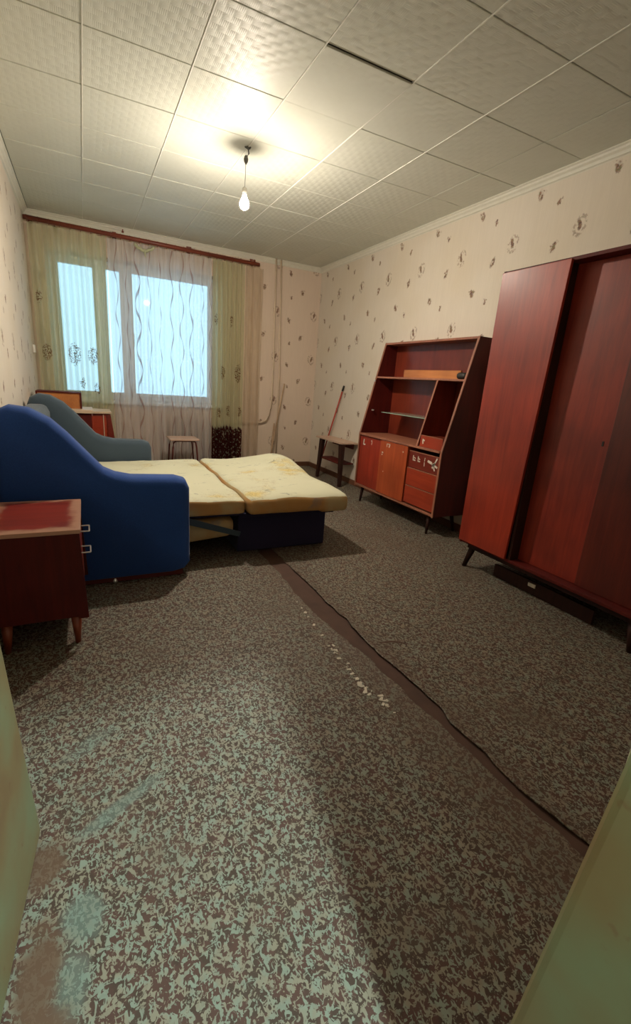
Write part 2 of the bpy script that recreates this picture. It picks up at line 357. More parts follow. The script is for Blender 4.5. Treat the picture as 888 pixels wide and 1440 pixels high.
# ------------------------------------------------------------------ geometry helpers
class B:
    def __init__(s): s.b = bmesh.new()
    def box(s, x0, x1, y0, y1, z0, z1, rot=None, piv=None):
        r = bmesh.ops.create_cube(s.b, size=1); vs = r['verts']
        for v in vs: v.co = Vector((x0+(v.co.x+.5)*(x1-x0), y0+(v.co.y+.5)*(y1-y0), z0+(v.co.z+.5)*(z1-z0)))
        if rot is not None:
            p = Vector(piv)
            for v in vs: v.co = rot @ (v.co - p) + p
        return s
    def prism(s, poly, axis, a0, a1):
        """poly of 2-D points in the other two axes (in x,y,z order), extruded along axis"""
        def P(p, a):
            return {'x': (a, p[0], p[1]), 'y': (p[0], a, p[1]), 'z': (p[0], p[1], a)}[axis]
        v0 = [s.b.verts.new(P(p, a0)) for p in poly]; v1 = [s.b.verts.new(P(p, a1)) for p in poly]
        n = len(poly)
        s.b.faces.new(v0); s.b.faces.new(v1[::-1])
        for i in range(n): s.b.faces.new((v0[i], v0[(i+1) % n], v1[(i+1) % n], v1[i]))
        return s
    def hexa(s, bot, top):
        """8 corner solid: bot/top lists of 4 points"""
        a = [s.b.verts.new(p) for p in bot]; c = [s.b.verts.new(p) for p in top]
        s.b.faces.new(a[::-1]); s.b.faces.new(c)
        for i in range(4): s.b.faces.new((a[i], a[(i+1) % 4], c[(i+1) % 4], c[i]))
        return s
    def tube(s, pts, r, n=10, r1=None):
        pts = [Vector(p) for p in pts]; rings = []
        N = len(pts)
        for i, p in enumerate(pts):
            d = (pts[min(i+1, N-1)] - pts[max(i-1, 0)]).normalized()
            up = Vector((0, 0, 1)) if abs(d.z) < .95 else Vector((1, 0, 0))
            a = d.cross(up).normalized(); c = d.cross(a)
            rr = r if r1 is None else r + (r1-r)*i/(N-1)
            rings.append([s.b.verts.new(p + (a*cos(2*pi*k/n) + c*sin(2*pi*k/n))*rr) for k in range(n)])
        for i in range(N-1):
            for k in range(n): s.b.faces.new((rings[i][k], rings[i][(k+1) % n], rings[i+1][(k+1) % n], rings[i+1][k]))
        s.b.faces.new(rings[0][::-1]); s.b.faces.new(rings[-1]); return s
    def lathe(s, prof, c, n=20):
        rings = [[s.b.verts.new((c[0]+r*cos(2*pi*k/n), c[1]+r*sin(2*pi*k/n), c[2]+z)) for k in range(n)] for r, z in prof]
        for i in range(len(rings)-1):
            for k in range(n): s.b.faces.new((rings[i][k], rings[i][(k+1) % n], rings[i+1][(k+1) % n], rings[i+1][k]))
        s.b.faces.new(rings[0][::-1]); s.b.faces.new(rings[-1]); return s
    def cushion(s, x0, x1, y0, y1, z0, z1, r, cuts=18, fn=None):
        r_ = bmesh.ops.create_cube(s.b, size=1)
        es = list({e for v in r_['verts'] for e in v.link_edges})
        res = bmesh.ops.subdivide_edges(s.b, edges=es, cuts=cuts, use_grid_fill=True)
        lo = Vector((x0, y0, z0)); hi = Vector((x1, y1, z1))
        for v in s.b.verts:
            if v.tag: continue
            v.tag = True
            p = Vector([lo[i] + (v.co[i]+.5)*(hi[i]-lo[i]) for i in range(3)])
            q = Vector([min(max(p[i], lo[i]+r), hi[i]-r) for i in range(3)])
            d = p - q
            if d.length > 1e-6: p = q + d.normalized()*r
            if fn: p = Vector(fn(p))
            v.co = p
        return s
    def done(s, name, mat, parent=None, bevel=0, smooth=False, seg=2, origin=None, mats=None):
        s.b.normal_update()
        bmesh.ops.recalc_face_normals(s.b, faces=s.b.faces)
        if bevel:
            es = [e for e in s.b.edges if len(e.link_faces) == 2 and e.calc_face_angle(0) > .4]
            bmesh.ops.bevel(s.b, geom=es, offset=bevel, segments=seg, profile=.6, affect='EDGES', clamp_overlap=True)
        me = bpy.data.meshes.new(name)
        org = Vector(origin) if origin is not None else (parent_loc(parent) if parent else Vector((0, 0, 0)))
        bmesh.ops.translate(s.b, verts=s.b.verts, vec=-org)
        s.b.to_mesh(me); s.b.free()
        me.materials.append(mat)
        for mm in (mats or []): me.materials.append(mm)
        if smooth:
            for p in me.polygons: p.use_smooth = True
        o = bpy.data.objects.new(name, me); COL.objects.link(o)
        if parent: o.parent = parent; o.location = org - parent_loc(parent)
        else: o.location = org
        return o

def parent_loc(p):
    v = Vector((0, 0, 0))
    while p is not None: v += p.location; p = p.parent
    return v
def thing(name, label, cat, loc, group=None):
    o = bpy.data.objects.new(name, None); COL.objects.link(o); o.location = loc
    o.empty_display_size = .1
    o['label'] = label; o['category'] = cat
    if group: o['group'] = group
    return o
def tag(o, label, cat, group=None):
    o['label'] = label; o['category'] = cat
    if group: o['group'] = group
    return o
def struct(o, label=None):
    o['kind'] = 'structure'
    if label: o['label'] = label
    return o

XL, XR, YB, H = -.44, 2.862, 5.82, 2.60
YF = .177            # room side of the doorway wall
HX0, HX1, HY = -.80, 1.25, -1.9      # hall

# ------------------------------------------------------------------ floor
fl = struct(B().box(-1.0, 3.05, -2.0, 6.1, -.08, -.004).done('floor', M['board']), 'floor with two speckled linoleum sheets torn open along the seam')
SL = [(1.03, 4.5), (1.02, 2.9), (1.018, 2.388), (1.002, 2.1), (1.004, 1.887), (1.03, 1.62), (1.05, 1.419), (1.062, 1.273), (1.064, 1.075), (1.077, .979), (1.085, .804), (1.085, .652), (1.106, .5), (1.12, .3)]
SR = [(1.13, 4.5), (1.125, 2.9), (1.123, 2.371), (1.128, 2.1), (1.12, 1.929), (1.132, 1.75), (1.118, 1.601), (1.112, 1.435), (1.128, 1.32), (1.14, 1.076), (1.12, .96), (1.128, .8), (1.116, .664), (1.15, .474), (1.16, .3)]
def densify(P, amp, seed):
    out = []
    for (a, b), (c, d) in zip(P[:-1], P[1:]):
        n = max(1, int(abs(b-d)/.025))
        for k in range(n):
            f = k/n; y = b+(d-b)*f
            out.append((a+(c-a)*f + amp*noise.noise(Vector((seed, y*14, 0))), y))
    out.append(P[-1]); return out
L = densify(SL, .012, 1.3); Rr = densify(SR, .010, 5.1)
def sheet(edge, xfar, ys, name, lift):
    """linoleum sheet as columns from a ragged seam edge; slightly curled near it"""
    b = bmesh.new(); cols = []
    sgn = 1 if xfar > edge[0][0] else -1
    pts = [(edge[0][0], ys[0])] + list(edge) + [(edge[-1][0], ys[1])]
    for x, y in pts:
        row = []
        cu = lift*(.35+.65*max(0, noise.noise(Vector((7.7*sgn, y*5, 2))))*1.6)
        if y > 2.4: cu = 0
        for d, z in ((0, .0025+cu), (.006, .004+cu), (.02, .003+cu*.6), (.05, .002+cu*.2), (.09, .0015), (abs(xfar-x), .0015)):
            row.append(b.verts.new((x+sgn*d, y, z)))
        row.append(b.verts.new((xfar, y, -.004))); row.insert(0, b.verts.new((x, y, cu*.8)))
        cols.append(row)
    for i in range(len(cols)-1):
        for k in range(len(cols[0])-1): b.faces.new((cols[i][k], cols[i][k+1], cols[i+1][k+1], cols[i+1][k]))
    bb = B(); bb.b.free(); bb.b = b
    return bb.done(name, M['lino'], fl)
sheet(L, -1.0, (6.05, -2.0), 'linoleum_sheet', .004)
sheet(Rr, 3.0, (6.05, -2.0), 'linoleum_sheet', .011)
# crumbs of torn backing along the left edge of the seam and a curled torn tongue
bb = B()
for k in range(60):
    y = random.choice([random.gauss(1.30, .05), random.gauss(1.14, .02), random.uniform(1.1, 2.3), random.gauss(1.52, .03)])
    x = {True: .955}.get(y < 1.2, .925 + (y-1.3)*.06) + random.gauss(0, .008)
    a = random.uniform(.0015, .0055); h = random.uniform(.001, .004)
    bb.box(x-a, x+a, y-a*1.8, y+a*1.8, .0015, .0015+h, Matrix.Rotation(random.uniform(0, 3), 3, 'Z'), (x, y, 0))
o = bb.done('backing_crumbs', M['lino_back'], fl); o['kind'] = 'stuff'; o['label'] = 'white crumbs of torn linoleum backing beside the seam'
for pts, w in (([(1.13, 1.53), (1.19, 1.50), (1.245, 1.49), (1.29, 1.455)], .009), ([(1.37, 1.96), (1.40, 1.84), (1.44, 1.72)], .006), ([(-.30, 1.575), (-.21, 1.63), (-.12, 1.68)], .0045)):
    b = B()
    for (a, c) in zip(pts[:-1], pts[1:]):
        d = Vector((c[0]-a[0], c[1]-a[1], 0)); L_ = d.length; ang = math.atan2(d.y, d.x)
        mx_, my_ = (a[0]+c[0])/2, (a[1]+c[1])/2
        b.box(mx_-L_/2, mx_+L_/2, my_-w/2, my_+w/2, .0012, .0028, Matrix.Rotation(ang, 3, 'Z'), (mx_, my_, 0))
    b.done('linoleum_tear', M['board'], fl)

# ------------------------------------------------------------------ walls
struct(B().box(XL-.15, XL, YF, YB+.3, -.08, H+.1).done('wall_left', M['paper_l']))
struct(B().box(XR, XR+.15, YF, YB+.3, -.08, H+.1).done('wall_right', M['paper_r']))
WX0, WX1, WZ0, WZ1 = -.26, 1.50, .80, 2.28
b = B(); T = YB+.30
b.box(XL, WX0, YB, T, -.08, H+.1).box(WX1, XR, YB, T, -.08, H+.1).box(WX0, WX1, YB, T, -.08, WZ0).box(WX0, WX1, YB, T, WZ1, H+.1)
struct(b.done('wall_back', M['paper_b']))
b = B(); DX0, DX1 = -.33, .408
b.box(XL-.15, DX0, .02, YF, -.08, H+.1).box(DX1+.055, XR+.15, .02, YF, -.08, H+.1).box(DX0, DX1+.055, .02, YF, 2.06, H+.1)
struct(b.done('wall_front', M['paper_r']))
# hall behind the camera
b = B().box(HX0-.1, HX0, HY, .02, -.08, H+.1).box(HX1, HX1+.1, HY, .02, -.08, H+.1).box(HX0-.1, HX1+.1, HY-.1, HY, -.08, H+.1)
struct(b.done('wall_hall', M['hall_wall']))

# ------------------------------------------------------------------ ceiling with foam tiles
ce = struct(B().box(XL-.15, XR+.15, HY-.1, YB+.3, H, H+.1).done('ceiling', M['slab']), 'ceiling covered with square white embossed foam tiles')
TX, TY, X0, Y0 = .478, .493, .088, 2.722
gap = .0022
tm = None
def tile_mesh(w, d):
    b = B(); b.box(0, w, 0, d, -.010, -.0005)
    return b
cache = {}
for j in range(-6, 7):
    for i in range(-2, 7):
        xa = X0+(i)*TX; xb = xa+TX; ya = Y0+j*TY; yb = ya+TY
        if yb < YF: continue
        xa2, xb2, ya2, yb2 = max(xa, XL), min(xb, XR), max(ya, YF), min(yb, YB)
        if xb2-xa2 < .02 or yb2-ya2 < .02: continue
        g = gap
        key = (round(xb2-xa2, 3), round(yb2-ya2, 3))
        if key not in cache:
            bb = B(); bb.box(xa2+g, xb2-g, ya2+g, yb2-g, H-.010, H-.0006)
            bb.b.normal_update()
            o = bb.done('ceiling_tile', M['tile'], ce, bevel=.0022, seg=1, origin=(xa2, ya2, H))
            cache[key] = o
        else:
            o = cache[key].copy(); COL.objects.link(o)
            o.location = Vector((xa2, ya2, H)) - ce.location
        dz = -abs(noise.noise(Vector((i*3.1, j*1.7, 0))))*.0025
        o.location.z += dz
        if (i, j) == (2, -1):      # this tile's near edge has sagged and leaves a dark open joint
            o.location.z -= .0065; o.rotation_euler = (radians(.6), 0, 0); o.location.y += .003
for k in (-0, 1, 2, 3, 4):
    x = X0+k*TX
    b = B(); b.box(x-.0028, x+.0028, YF+.02, YB-.02, H-.0135, H-.006)
    b.done('lit_edge_bead', M['tile_edge'], ce)  # added white strips stand in for tile edges catching the light
# cornice (foam coving)
def cove(pts_fn, name):
    prof = [(0, 0), (.045, 0), (.045, -.006), (.034, -.012), (.030, -.022), (.018, -.032), (.012, -.046), (.004, -.050), (0, -.055)]
    b = B(); pts_fn(b, prof); return struct(b.done(name, M['cornice']))
cove(lambda b, pr: b.prism([(XR-a, H-.0105+c) for a, c in pr], 'y', YF, YB), 'trim_1')
cove(lambda b, pr: b.prism([(YB-a, H-.0105+c) for a, c in pr], 'x', XL, XR), 'trim_2')
cove(lambda b, pr: b.prism([(XL+a, H-.0105+c) for a, c in pr], 'y', YF, YB), 'trim_3')
# skirting
struct(B().box(XR-.018, XR, YF, YB-.0, .0, .062).done('baseboard_right', M['skirt'], bevel=.004))
struct(B().box(1.6, XR-.018, YB-.018, YB, .0, .062).done('baseboard_back', M['skirt'], bevel=.004))
struct(B().box(XL, XL+.018, YF, YB, .0, .062).done('baseboard_left', M['skirt'], bevel=.004))

# ------------------------------------------------------------------ doorway: casing right, open leaf left
lean = -.0717
def yl(z): return .2195 + lean*z
b = B()
b.hexa([(.408, yl(0), 0), (.408, .118, 0), (.463, .118, 0), (.463, yl(0)-.0, 0)],
       [(.408, yl(2.06), 2.06), (.408, .118+lean*2.06, 2.06), (.463, .118+lean*2.06, 2.06), (.463, yl(2.06), 2.06)])
door1 = struct(b.done('door_1', M['door_paint'], bevel=.012, seg=3, smooth=False), 'yellowed painted door casing at the lower right edge of the photo')
b = B(); b.hexa([(.414, .112, 0), (.414, -.03, 0), (.463, -.03, 0), (.463, .112, 0)],
                [(.414, .112+lean*2.06, 2.06), (.414, -.03+lean*2.06, 2.06), (.463, -.03+lean*2.06, 2.06), (.463, .112+lean*2.06, 2.06)])
b.done('jamb', M['door_paint'], door1, bevel=.003)
b = B(); b.box(DX0, DX1+.055, -.02, .20, 2.06, 2.11); b.done('lintel', M['door_paint'], door1, bevel=.004)
# left leaf, opened into the room
ang = math.atan2(.80, .075)
lf = thing('door_leaf', 'pale yellow-green painted door leaf standing open at the lower left edge', 'door', (-.285, .25, .008))
lf.rotation_euler = (0, radians(-3.2), ang - pi/2)
b = B(); b.cushion(0, .82, 0, .04, 0, 2.0, .0, 1) if False else b.box(0, .042, 0, .822, 0, 2.0)
o = b.done('door_panel', M['door_paint'], None, bevel=.012, seg=3); o.parent = lf
b = B(); b.box(.042, .050, .70, .75, .95, 1.13); b.tube([(.05, .725, 1.06), (.085, .725, 1.06), (.09, .71, 1.06), (.09, .62, 1.055)], .009)
o = b.done('door_handle', M['steel'], None); o.parent = lf

# ------------------------------------------------------------------ window
GY = YB+.17
win = struct(B().box(WX0, WX1, GY, GY+.055, WZ0, WZ0+.05).box(WX0, WX1, GY, GY+.055, WZ1-.05, WZ1).box(WX0, WX0+.05, GY, GY+.055, WZ0+.05, WZ1-.05)
             .box(WX1-.05, WX1, GY, GY+.055, WZ0+.05, WZ1-.05).box(.19, .25, GY, GY+.055, WZ0+.05, WZ1-.05).box(.46, .52, GY, GY+.055, WZ0+.05, WZ1-.05)
             .done('window_1', M['paint_w'], bevel=.004), 'white framed three-part window behind the curtains')
for xa, xb in ((WX0+.05, .19), (.25, .46), (.52, WX1-.05)):
    w = .036; ya, yb2 = GY-.012, GY+.030
    b = B().box(xa, xb, ya, yb2, WZ0+.05, WZ0+.05+w).box(xa, xb, ya, yb2, WZ1-.05-w, WZ1-.05).box(xa, xa+w, ya, yb2, WZ0+.05+w, WZ1-.05-w).box(xb-w, xb, ya, yb2, WZ0+.05+w, WZ1-.05-w)
    sa = b.done('casement', M['paint_w'], win, bevel=.003)
    B().box(xa+w-.004, xb-w+.004, GY+.006, GY+.010, WZ0+.05+w-.004, WZ1-.05-w+.004).done('pane', M['glass'], sa)
B().box(.545, .56, GY-.03, GY-.012, 1.42, 1.56).done('window_handle', M['white_pl'], win, bevel=.003)
struct(B().box(WX0-.05, WX1+.06, YB-.055, GY, WZ0-.035, WZ0-.001).done('trim_4', M['paint_w'], bevel=.006), 'white painted windowsill board')

# radiator under the window
RX0 = .80
rad = thing('radiator', 'cream cast iron radiator under the windowsill behind the sheer curtain', 'radiator', (RX0+.4, YB-.06, .12))
for k in range(9):
    x = RX0+.04+k*.086
    b = B(); b.cushion(x-.034, x+.034, YB-.085, YB-.012, .14, .64, .018, 4)
    b.done('radiator_section', M['radiator'], rad, smooth=True)
B().tube([(RX0, YB-.05, .60), (RX0+.80, YB-.05, .60)], .014).tube([(RX0, YB-.05, .18), (RX0+.80, YB-.05, .18)], .014).tube([(RX0+.1, YB-.05, .0), (RX0+.1, YB-.05, .16)], .012).tube([(RX0+.7, YB-.05, .0), (RX0+.7, YB-.05, .16)], .012).done('header_pipe', M['radiator'], rad)
# riser pipes
p = thing('heating_riser', 'left of two cream riser pipes, bending towards the window low down', 'pipe', (2.21, 5.77, .5))
pts = [(2.205, 5.775, H-.012), (2.215, 5.775, 1.9), (2.225, 5.775, 1.5), (2.222, 5.775, .95), (2.215, 5.775, .80), (2.195, 5.775, .70), (2.155, 5.775, .635), (2.08, 5.775, .605), (1.62, 5.765, .60)]
B().tube(pts, .011, 12).done('pipe_run', M['pipe'], p, smooth=True)
p = thing('heating_riser', 'right of two cream riser pipes, running straight down to the floor', 'pipe', (2.318, 5.78, .0))
B().tube([(2.272, 5.78, H-.012), (2.30, 5.78, 1.7), (2.318, 5.78, 1.2), (2.32, 5.78, .0)], .011, 12).done('pipe_run', M['pipe'], p, smooth=True)
B().tube([(2.405, 5.802, 1.12), (2.31, 5.74, .72), (2.165, 5.66, .0)], .009, 8).done('lath', M['w_lath'], None)
tag(bpy.data.objects['lath'], 'thin pale wooden lath leaning against the riser pipes', 'stick')
B().tube([(2.265, 5.755, .60), (2.235, 5.73, .35), (2.225, 5.70, .0)], .011, 8).done('lath', M['w_lath'], None)
tag([o for o in bpy.data.objects if o.name.startswith('lath')][-1], 'shorter pale wooden lath standing low beside the riser pipes', 'stick')

# ------------------------------------------------------------------ curtain rod and curtains
rod = thing('curtain_rod', 'long red-brown wooden curtain rod across the window wall', 'curtain rod', (.77, 5.70, 2.47))
B().tube([(-.43, 5.70, 2.492), (1.965, 5.70, 2.468)], .021, 14).done('rod', M['w_rod'], rod, smooth=True)
for x in (-.38, .38, 1.15, 1.90):
    B().box(x-.012, x+.012, 5.70, YB, 2.497, 2.512).box(x-.02, x+.02, YB-.008, YB, 2.47, 2.54).box(x-.012, x+.012, 5.692, 5.708, 2.48, 2.512).done('bracket', M['w_rod'], rod, bevel=.002)
for k in range(26):
    x = -.40+k*.0925; z = 2.492-(x+.43)/2.395*.024
    b = B(); pts = [(x, 5.70+.026*sin(a), z-.003+.028*cos(a)) for a in [2*pi*q/12 for q in range(12)]]
    pts.append(pts[0]); b.tube(pts, .0022, 5).done('ring', M['w_rod'], rod)
ROD = lambda x: 2.492-(x+.43)/2.395*.024 - .028
def curtain(name, x0, x1, fold, amp, y0, zb, mat, label, seed, wide=1.0, nx=None, swell=0):
    n = nx or int((x1-x0)/.006); rows = 34
    me = bpy.data.meshes.new(name); V = []; F = []; U = []
    L_ = 0; us = []
    px = None
    for i in range(n+1):
        s = i/n; x = x0+(x1-x0)*s
        yy = amp*sin(x*2*pi/fold + 1.3*noise.noise(Vector((x*6, seed, 0))))
        if px is not None: L_ += math.hypot(x-px[0], yy-px[1])
        us.append(L_); px = (x, yy)
    for r in range(rows+1):
        t_ = r/rows
        for i in range(n+1):
            s = i/n; x = x0+(x1-x0)*s
            zt = ROD(x) - .012*abs(sin(x*34)); z = zt+(zb-zt)*t_
            a = amp*(.55+.6*t_)*(1+.5*noise.noise(Vector((x*3, seed, t_*1.2))))
            ph = 1.3*noise.noise(Vector((x*6, seed, t_*.9)))
            y = y0 + a*sin(x*2*pi/fold + ph) + .006*noise.noise(Vector((x*25, t_*5, seed)))
            xx = x + .012*noise.noise(Vector((x*4, t_*2.5, seed+3)))*t_*.5 + swell*t_*(s-.5)
            V.append((xx, y, z)); U.append((us[i]*wide, z))
    for r in range(rows):
        for i in range(n):
            a = r*(n+1)+i; F.append((a, a+1, a+n+2, a+n+1))
    me.from_pydata(V, [], F)
    uvl = me.uv_layers.new(name='UVMap')
    for lp in me.loops: uvl.data[lp.index].uv = U[lp.vertex_index]
    for p_ in me.polygons: p_.use_smooth = True
    me.materials.append(mat); me.update()
    o = bpy.data.objects.new(name, me); COL.objects.link(o)
    return tag(o, label, 'curtain')
cm1 = curtain_mat('green_sheer', (.80, .83, .58), .48, None, [(.07, 1.80, .05), (.12, 1.27, .07), (.52, 1.27, .10), (.80, 1.27, .08), (.62, .98, .05), (.84, .93, .05)])
cm2 = curtain_mat('white_wavy_sheer', (.92, .90, .93), .46, (.155, .021, .46, .0085, (.44, .31, .30)))
cm3 = curtain_mat('green_gathered', (.76, .76, .54), .34, None, [(.10, 1.80, .06), (.55, 1.8, .06), (.30, 1.20, .07), (.78, 1.20, .10), (.20, .72, .05), (.5, .74, .06), (.85, .74, .05)], .56)
cm4 = curtain_mat('beige_sheer', (.80, .68, .54), .45)
curtain('sheer_curtain', -.405, .285, .105, .030, 5.690, .06, cm1, 'yellow-green sheer curtain with brown floral medallions at the left end of the rod', 1)
curtain('sheer_curtain', .30, 1.395, .085, .018, 5.695, .06, cm2, 'white sheer curtain with brown wavy stripes in front of the window', 2)
curtain('gathered_curtain', 1.41, 1.785, .058, .032, 5.692, .06, cm3, 'gathered green curtain with a dark patterned lower border', 3)
curtain('sheer_curtain', 1.80, 2.02, .09, .014, 5.70, .05, cm4, 'plain beige sheer curtain at the right end of the rod', 4)
cs = bpy.data.objects['sheer_curtain.001']
M['knot'] = plain('olive_gathered_cloth', (.46, .48, .32), .9, 0, .25, 60)
b = B(); pts = [(.56+.2*k/16, 5.650+.006*sin(k*2.1), 2.425-.045*sin(pi*k/16)+.006*sin(k*1.7)) for k in range(17)]
b.tube(pts, .015, 8); b.done('heading_knot', M['knot'], cs, smooth=True)
b = B(); b.tube([(.66, 5.652, 2.385), (.665, 5.650, 2.35), (.672, 5.655, 2.32)], .013, 8, .005); b.done('heading_knot', M['knot'], cs, smooth=True)
B().box(.455, .475, YB-.03, YB, 2.545, 2.56).box(.46, .47, YB-.034, YB-.026, 2.545, 2.575).done('wall_hook', M['w_rod'], rod)

# ------------------------------------------------------------------ bulb on a wire
lp = thing('bare_bulb', 'bare lit light bulb hanging on a thin wire from the ceiling', 'lamp', (1.03, 3.316, H-.01))
BX, BY = 1.024, 3.316
B().tube([(BX+.035, BY, H-.012), (BX-.005, BY, H-.02), (BX+.018, BY, H-.026), (BX+.022, BY, H-.05), (BX+.010, BY, H-.068)], .0045, 8).tube([(BX+.01, BY, H-.012), (BX+.03, BY, H-.022)], .005, 6).done('ceiling_hook', M['wire'], lp)
B().lathe([(.002, .028), (.010, .020), (.015, .004), (.013, -.010), (.003, -.026)], (BX+.004, BY, H-.088), 12).done('terminal_block', M['wire'], lp)
B().tube([(BX+.003, BY, H-.11), (BX, BY, 2.36)], .0016, 6).done('flex', M['wire'], lp)
B().lathe([(.004, .05), (.013, .045), (.016, .03), (.016, .0)], (BX, BY, 2.310), 16).done('socket', M['white_pl'], lp, smooth=True)
B().lathe([(.013, .050), (.015, .040), (.021, .026), (.0285, .012), (.0315, .001)], (BX, BY, 2.265), 20).done('shading_collar', M['shading_collar'], lp, smooth=True)  # collar added to hold the bulb's direct light off the ceiling
B().lathe([(.0313, .0005), (.0310, -.006), (.0300, -.016), (.024, -.027), (.014, -.034), (.004, -.0365)], (BX, BY, 2.265), 20).done('glass_bulb', M['bulb'], lp, smooth=True)
# hall lamp behind the camera
hl = thing('hall_lamp', 'lit globe lamp on the hall ceiling', 'lamp', (.343, -.38, H))
B().lathe([(.05, 0), (.05, -.018), (.03, -.028)], (.343, -.38, H), 16).done('lamp_base', M['white_pl'], hl)
B().lathe([(.016, .026), (.028, .018), (.034, .004), (.032, -.012), (.020, -.027), (.006, -.032)], (.343, -.38, H-.055), 20).done('lamp_globe', M['hall'], hl, smooth=True)

# wall socket on left wall
s_ = thing('wall_socket', 'small white wall socket on the left wall near the curtain', 'socket', (XL, 5.58, 1.29))
B().box(XL, XL+.022, 5.54, 5.62, 1.25, 1.33).done('cover', M['white_pl'], s_, bevel=.008)

# ------------------------------------------------------------------ sofa bed
sb = thing('sofa_bed', 'blue plush sofa bed pulled out with a yellow floral mattress', 'sofa', (.3, 3.4, 0))
prof = [(-.40, .03), (-.415, .86), (-.39, .925), (-.33, .955), (-.25, .945), (-.16, .895), (-.09, .825), (0, .72), (.065, .645), (.12, .618), (.20, .600), (.43, .592), (.485, .575), (.505, .53), (.505, .09), (.47, .045), (.40, .03)]
def arm(dy0, dy1, mat, sh=0.0):
    pr = [(x, z-sh if z > .2 else z) for x, z in prof]
    # extra rows for a soft, padded shape
    b = B(); n = 5; rings = []
    cx = sum(p[0] for p in pr)/len(pr); cz = sum(p[1] for p in pr)/len(pr)
    dense = []
    for a, c in zip(pr, pr[1:]+pr[:1]):
        k = max(1, int(math.hypot(a[0]-c[0], a[1]-c[1])/.05))
        for q in range(k): dense.append((a[0]+(c[0]-a[0])*q/k, a[1]+(c[1]-a[1])*q/k))
    T_ = dy1-dy0; N = 10
    nrm = []
    for i in range(len(dense)):
        a = dense[i-1]; c = dense[(i+1) % len(dense)]
        d = Vector((c[0]-a[0], c[1]-a[1])).normalized(); nrm.append(Vector((d.y, -d.x)))
    area = sum(dense[i][0]*dense[(i+1) % len(dense)][1]-dense[(i+1) % len(dense)][0]*dense[i][1] for i in range(len(dense)))
    sg = 1 if area > 0 else -1
    steps = [(0, .045), (.006, .026), (.018, .010), (.036, .002), (.06, 0), (T_/2, 0), (T_-.06, 0), (T_-.036, .002), (T_-.018, .010), (T_-.006, .026), (T_, .045)]
    for dy, ins in steps:
        ring = []
        for (x, z), nn in zip(dense, nrm):
            ii = ins*(1 if z > .12 else .3)
            ring.append(b.b.verts.new((x - sg*nn.x*ii, dy0+dy, z - sg*nn.y*ii)))
        rings.append(ring)
    K = len(dense)
    for i in range(len(rings)-1):
        for k in range(K): b.b.faces.new((rings[i][k], rings[i][(k+1) % K], rings[i+1][(k+1) % K], rings[i+1][k]))
    b.b.faces.new(rings[0]); b.b.faces.new(rings[-1][::-1])
    o = b.done('armrest', mat, sb, smooth=True)
    return o
a1 = arm(2.52, 2.69, M['blue'])
b = B(); b.tube([(.49, 2.688, .53), (.505, 2.69, .45), (.507, 2.692, .10)], .005, 6); b.done('piping', M['piping'], a1)
b = B(); b.box(-.38, .46, 2.54, 2.67, .008, .035); b.done('base_rail', M['piping'], a1)
a2 = arm(4.20, 4.38, M['blue_far'], .03)
a2['label'] = 'far armrest of grey-blue plush'
b = B(); b.box(-.38, .46, 4.22, 4.36, .008, .035); b.done('base_rail', M['piping'], a2)
b = B(); b.cushion(-.425, -.25, 2.69, 4.20, .10, .855, .06, 12); b.done('backrest', M['blue_far'], sb, smooth=True)
def wav(p):
    x, y, z = p
    k = max(0, min(1, (z-.31)/.08))
    z += k*(.018*noise.noise(Vector((x*2.3, y*2.3, 1))) + .008*noise.noise(Vector((x*7, y*7, 3))) + .012)
    z += k*.085*math.exp(-((x-1.55)**2/.06+(y-3.80)**2/.12))
    if x > 1.45 and y < 3.1: z -= .012*(1-k)
    return (x + .012*noise.noise(Vector((y*3, 4, 1))), y + .010*noise.noise(Vector((x*5, 9, 1))), z)
def mat_two(o):        # sides use the stained side cloth
    o.data.materials.append(M['mattress_side'])
    for p_ in o.data.polygons:
        if abs(p_.normal.z) < .62 or p_.normal.z < 0: p_.material_index = 1
b = B(); b.cushion(-.24, .892, 2.70, 4.19, .30, .392, .024, 26, wav); o = b.done('mattress', M['mattress'], sb, smooth=True); mat_two(o)
b = B(); b.cushion(.902, 1.655, 2.66, 4.15, .292, .405, .046, 26, wav); o = b.done('mattress', M['mattress'], sb, smooth=True); mat_two(o)
o['label'] = 'pulled-out mattress section with a bulging far corner'
# folded mattress part beneath
ry = Matrix.Rotation(radians(-5), 3, 'Y')
b = B(); b.cushion(-.2, .84, 2.72, 4.15, .135, .285, .070, 16, lambda p: ry @ (Vector(p)-Vector((.84, 0, .22))) + Vector((.84, 0, .22))); b.done('folded_cushion', M['mattress_side'], sb, smooth=True)
b = B().box(-.24, .90, 2.72, 4.18, .292, .301); b.done('seat_board', M['navy'], sb)
b = B(); b.box(.87, 1.535, 2.79, 4.08, .008, .262).box(.86, 1.575, 2.74, 4.10, .262, .290); b.done('base_box', M['navy'], sb, bevel=.008)
A_ = Vector((.50, 2.705, .285)); Bv = Vector((.86, 2.705, .165)); d = Bv-A_; n_ = Vector((-d.z, 0, d.x)).normalized()*.021
b = B(); b.hexa([A_-n_, Bv-n_*.8, Bv-n_*.8+Vector((0, .012, 0)), A_-n_+Vector((0, .012, 0))], [A_+n_, Bv+n_*.8, Bv+n_*.8+Vector((0, .012, 0)), A_+n_+Vector((0, .012, 0))]); b.done('support_strap', M['blue_far'], sb, bevel=.002)
B().lathe([(.014, 0), (.016, .01), (.008, .03)], (.09, 2.55, .003), 10).done('glide_foot', M['steel'], sb)

